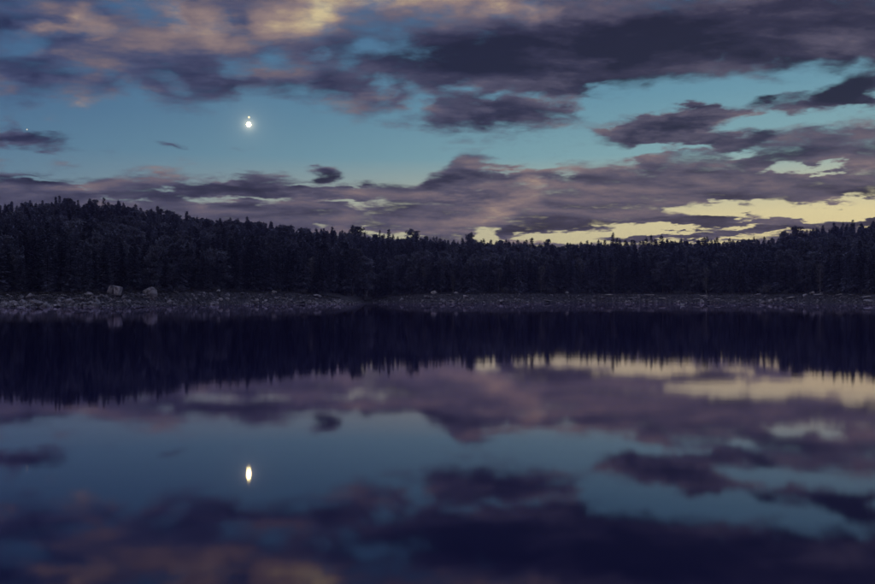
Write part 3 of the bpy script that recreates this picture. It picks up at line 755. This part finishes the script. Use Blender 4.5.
# countable stones of the bank
for k in range(205):
    left = k < 120
    px = R.uniform(2, 352) if left else R.uniform(395, 873)
    s = R.choice([R.uniform(-.6, 1.8), R.triangular(.2, 8, 1)])
    size = R.triangular(.34, 1.25, .45) * (1 if left else 1.35)
    vr = R.randrange(6); k_ = size / (1 if left else 1.35)
    where = mark(px).replace('above', 'near').replace('behind', 'near').replace('beside', 'below').replace('on the bank near', 'on the shore behind').replace('the start of the stony beach', 'the stony beach end').replace('the pale rounded rock before the point', 'the point').replace('the squat pale boulder past the cove', 'the squat boulder')
    lab = ('%s %s boulder %s %s' % ('large' if k_ > .68 else ('small' if k_ < .48 else 'medium'), ('grey', 'low grey', 'round grey', 'flat grey', 'blunt grey', 'angular grey')[vr],
           'in the shallows' if s < .3 else ('low' if s < 4 else 'high')+' on the bank', where), 'bank boulders ' + where)
    if len(lab[0].split()) > 16: lab = (lab[0].replace(' on the bank', ' up').replace('low up', 'low').replace('high up', 'high'), lab[1])
    put('boulder', ROCKS[vr], px, s, size, lab[0], 'boulder', lab[1])
# the rest of the stones: one mass
def stones():
    V_, F_ = [], []
    kinds = [hull_geo(300 + k, 1, R.uniform(.8, 1.1), R.uniform(.45, .8), 13) for k in range(10)]
    for k in range(12000):
        px = R.uniform(-150, 1020)
        if 356 < px < 372 and R.random() < .8: continue
        if px >= 372 and R.random() < .5: continue
        y = float(SHORE(px)) + R.choice([R.uniform(-.8, 1.6), R.triangular(0, 9.0, 1.0), R.triangular(0, 7.0, 1.0)]); x = (px - CX0) / FPX * y
        if mnoise.noise(Vector((px * .06, y * .25, 4.0))) < R.uniform(-.35, .45) and y - float(SHORE(px)) > .8: continue
        sz = R.triangular(.10, .55, .16) * (1 if px < 360 else 1.3); a = R.uniform(0, 6.28); ca, sa = math.cos(a) * sz, math.sin(a) * sz
        z = land(x, y) + sz * .2; vs_, fs = R.choice(kinds); o = len(V_)
        V_ += [(x + v.x * ca - v.y * sa, y + v.x * sa + v.y * ca, z + v.z * sz) for v in vs_]
        F_ += [tuple(i + o for i in f) for f in fs]
    tag(link('shore_stones', mesh('shore_stones', V_, F_, m_rock)), 'small grey stones strewn along the whole lake shore', 'stones', kind='stuff')
stones()

# low brush on the bank
def brush():
    V_, F_ = [], []; r = random.Random(3)
    for k in range(7000):
        px = r.uniform(-120, 1000)
        if 340 < px < 364: continue
        y = float(SHORE(px)) + r.choice([r.uniform(6.5, 13), r.uniform(2.5, 12)]); x = (px - CX0) / FPX * y
        clump(V_, F_, r, Vector((x, y, land(x, y) + .18)), r.uniform(.25, .6), 12, .26, .6)
    tag(link('low_brush', mesh('low_brush', V_, F_, m_brush)), 'low dark brush and heather along the top of the banks', 'brush', kind='stuff')
brush()
def bush_geo(seed):
    r = random.Random(seed); V_, F_, tv, tf = [], [], [], []
    for k in range(9):
        a = r.uniform(0, 6.28); el = r.uniform(.6, 1.4); L = r.uniform(.6, 1.05)
        d = Vector((math.cos(a) * math.cos(el), math.sin(a) * math.cos(el), math.sin(el)))
        tube(tv, tf, [Vector((0, 0, -.1)), d * L * .5, d * L], [.035, .025, .01], 4)
        for q in (.55, .75, 1): clump(V_, F_, r, d * L * q, r.uniform(.18, .32), 26, .13, .9)
    return mesh('bush_foliage', V_, F_, m_leaf), mesh('bush_stems', tv, tf, m_bark)
BUSH = [bush_geo(k) for k in range(4)]
def bush(px, s, size, label, group=None):
    y = float(SHORE(px)) + s; x = (px - CX0) / FPX * y
    e = link('bush', None, loc=(x, y, land(x, y))); e.scale = (size * 1.25, size * 1.25, size); e.rotation_euler = (0, 0, R.uniform(0, 6.28))
    tag(e, label, 'bush', group); f, st = R.choice(BUSH)
    link('foliage', f, e); link('stem', st, e)
bush(548, 11, 4.2, 'large rounded bush at the foot of the wood above the waterline slab')
bush(768, 11, 4.0, 'tall leafy bush above the bank between the beach and the ledges')
bush(505, 11, 2.6, 'medium bush on the bank top between the cove and the large bush')
bush(128, 9, 1.6, 'low scrub bush between the two big boulders')
bush(181, 8, 1.6, 'twiggy low bush right of the dark hollow')
for k in range(26):
    left = k < 11; px = R.uniform(5, 335) if left else R.uniform(400, 870)
    bush(px, R.uniform(9, 12.5), R.uniform(.9, 2.0), f'small dark bush at the wood edge {mark(px)}', 'small bushes along the banks')

# driftwood
def log(px, s, L, rad, ang, label, tilt=0.0):
    y = float(SHORE(px)) + s; x = (px - CX0) / FPX * y
    V_, F_ = [], []; r = random.Random(int(px * 10))
    d = Vector((math.cos(ang), math.sin(ang), 0)); n = 7
    ptsl = [d * (L * (i / (n - 1) - .5)) + Vector((0, r.uniform(-.06, .06), r.uniform(-.05, .05) + tilt * L * (i / (n - 1) - .5))) for i in range(n)]
    tube(V_, F_, ptsl, [rad * (1 - .55 * i / (n - 1)) * r.uniform(.9, 1.1) for i in range(n)], 7)
    gz = max(land(x + d.x * L * q, y + d.y * L * q) for q in (-.5, -.25, 0, .25, .5))
    e = link('driftwood_log', mesh('driftwood_log', V_, F_, m_drift, True), loc=(x, y, gz + rad * .8))
    tag(e, label, 'log')
    for k in range(3):
        p = ptsl[1 + 2 * k]; a = r.uniform(0, 3.1); b = Vector((d.x * .5, d.y * .5 + math.cos(a) * .5, abs(math.sin(a)))).normalized()
        bv, bf = [], []; tube(bv, bf, [p, p + b * L * .10, p + b * L * r.uniform(.14, .22)], [rad * .45, rad * .3, rad * .12], 5)
        link('branch_stub', mesh('branch_stub', bv, bf, m_drift), e)
for a in [
    (46.5, 9.5, 2.4, .16, .05, 'bleached log lying highest on the left end of the bank'),
    (61, 9.5, 1.6, .13, -.1, 'short bleached log right of the highest one'),
    (64, 5.5, 1.2, .18, .2, 'thick stubby driftwood piece below the short log'),
    (88, 5.5, 2.6, .17, .08, 'long bleached log midway down the bank before the split boulder'),
    (79, 9.0, .9, .14, .3, 'small bright driftwood end high on the left bank'),
    (45, 5.8, 1.6, .13, -.15, 'grey log below the highest one on the left end of the bank'),
    (147, 1.8, 1.9, .15, .05, 'pale log lying at the foot of the biggest boulder'),
    (176, 7.0, 2.2, .12, -.6, 'pale fallen branch lying right of the dark hollow'),
    (128, 7.5, 2.4, .10, .5, 'thin dead branch leaning between the two big boulders'),
    (283, 2.0, 1.6, .15, .1, 'pale log near the water before the low point'),
]:
    log(*a, tilt=(-.25 if a[0] in (176, 128) else 0))

# a pale water bird afloat off the right-hand beach
def bird():
    m_w = mat('white_plumage', (0.74, 0.72, 0.70), 0.8, 0.05, 6.0, 0.1, second=(0.80, 0.78, 0.76))
    m_b = mat('dark_bill', (0.06, 0.05, 0.04), 0.6, 0.1, 6.0, 0.3)
    y = CAMH * FPX / (305.4 - HZ); x = (682.4 - CX0) / FPX * y
    e = link('water_bird', None, loc=(x, y, 0)); e.rotation_euler = (0, 0, 2.6); e.scale = (1.45, 1.45, 1.45)
    tag(e, 'small pale bird afloat on the dark water off the stony beach', 'bird')
    V_, F_ = [], []
    path = [(-.42, .17, .02), (-.34, .16, .09), (-.15, .13, .17), (.08, .12, .19), (.24, .15, .14), (.31, .24, .075), (.29, .36, .055), (.27, .45, .055), (.31, .52, .065), (.37, .53, .055), (.42, .52, .02)]
    tube(V_, F_, [Vector((a, 0, b)) for a, b, _ in path], [c for *_, c in path], 10)
    link('body', mesh('bird_body', V_, F_, m_w, True), e)
    V_, F_ = [], []; tube(V_, F_, [Vector((.40, 0, .52)), Vector((.46, 0, .505)), Vector((.50, 0, .495))], [.022, .016, .004], 6)
    link('bill', mesh('bird_bill', V_, F_, m_b), e)
    for s in (-1, 1):
        V_, F_ = [], []; tube(V_, F_, [Vector((.18, s * .11, .2)), Vector((-.05, s * .15, .22)), Vector((-.30, s * .08, .21)), Vector((-.46, s * .03, .2))], [.05, .09, .06, .01], 7)
        link('wing', mesh('bird_wing', V_, F_, m_w, True), e)
bird()

# ------------------------------------------------------------------ moon, bright planet and star
def glow(name, px, py, rpx, col, k, label, cat, dist=30000.0, rough=False):
    m = bpy.data.materials.new(name + '_glow'); m.use_nodes = True; t = m.node_tree; t.nodes.clear()
    em = t.nodes.new('ShaderNodeEmission'); ou = t.nodes.new('ShaderNodeOutputMaterial'); t.links.new(em.outputs[0], ou.inputs[0])
    em.inputs[1].default_value = k
    tc = t.nodes.new('ShaderNodeTexCoord'); nz = t.nodes.new('ShaderNodeTexNoise'); nz.inputs['Scale'].default_value = 0.012
    t.links.new(tc.outputs['Object'], nz.inputs['Vector'])
    rp = t.nodes.new('ShaderNodeValToRGB')
    rp.color_ramp.elements[0].color = (*[c * .8 for c in col], 1); rp.color_ramp.elements[1].color = (*col, 1)
    t.links.new(nz.outputs['Fac'], rp.inputs[0]); t.links.new(rp.outputs[0], em.inputs[0])
    bm = bmesh.new(); bmesh.ops.create_uvsphere(bm, u_segments=32, v_segments=20, radius=rpx / FPX * dist)
    me = bpy.data.meshes.new(name); bm.to_mesh(me); bm.free(); me.materials.append(m)
    o = link(name, me, loc=((px - CX0) / FPX * dist, dist, CAMH + (HZ - py) / FPX * dist))
    tag(o, label, cat)
glow('moon', 248.8, 124.6, 2.1, (1.0, .84, .28), 90.0, 'bright yellowish full moon in the clear blue gap between the clouds', 'moon')
glow('planet', 249.0, 117.4, 1.05, (1.0, .88, .55), 1.5, 'small bright planet just above the moon', 'planet', 31000.0)
glow('star', 27.0, 129.6, .55, (1.0, .85, .60), 1.2, 'faint star in the blue sky above the left ridge', 'star', 32000.0)

# ------------------------------------------------------------------ thin haze, added to lift the dark woods towards blue
def haze():
    bm = bmesh.new(); bmesh.ops.create_cube(bm, size=1)
    me = bpy.data.meshes.new('haze'); bm.to_mesh(me); bm.free()
    m = bpy.data.materials.new('added_haze'); m.use_nodes = True; t = m.node_tree; t.nodes.clear()
    v = t.nodes.new('ShaderNodeVolumePrincipled'); o_ = t.nodes.new('ShaderNodeOutputMaterial'); t.links.new(v.outputs[0], o_.inputs['Volume'])
    v.inputs['Color'].default_value = (0.56, 0.50, 1.0, 1); v.inputs['Density'].default_value = 0.00021
    me.materials.append(m)
    o = link('haze', me, loc=(0, 0, 43)); o.scale = (3840, 3840, 96)
    tag(o, 'thin bluish haze added to lift the darks of the woods', 'haze', kind='stuff')
haze()
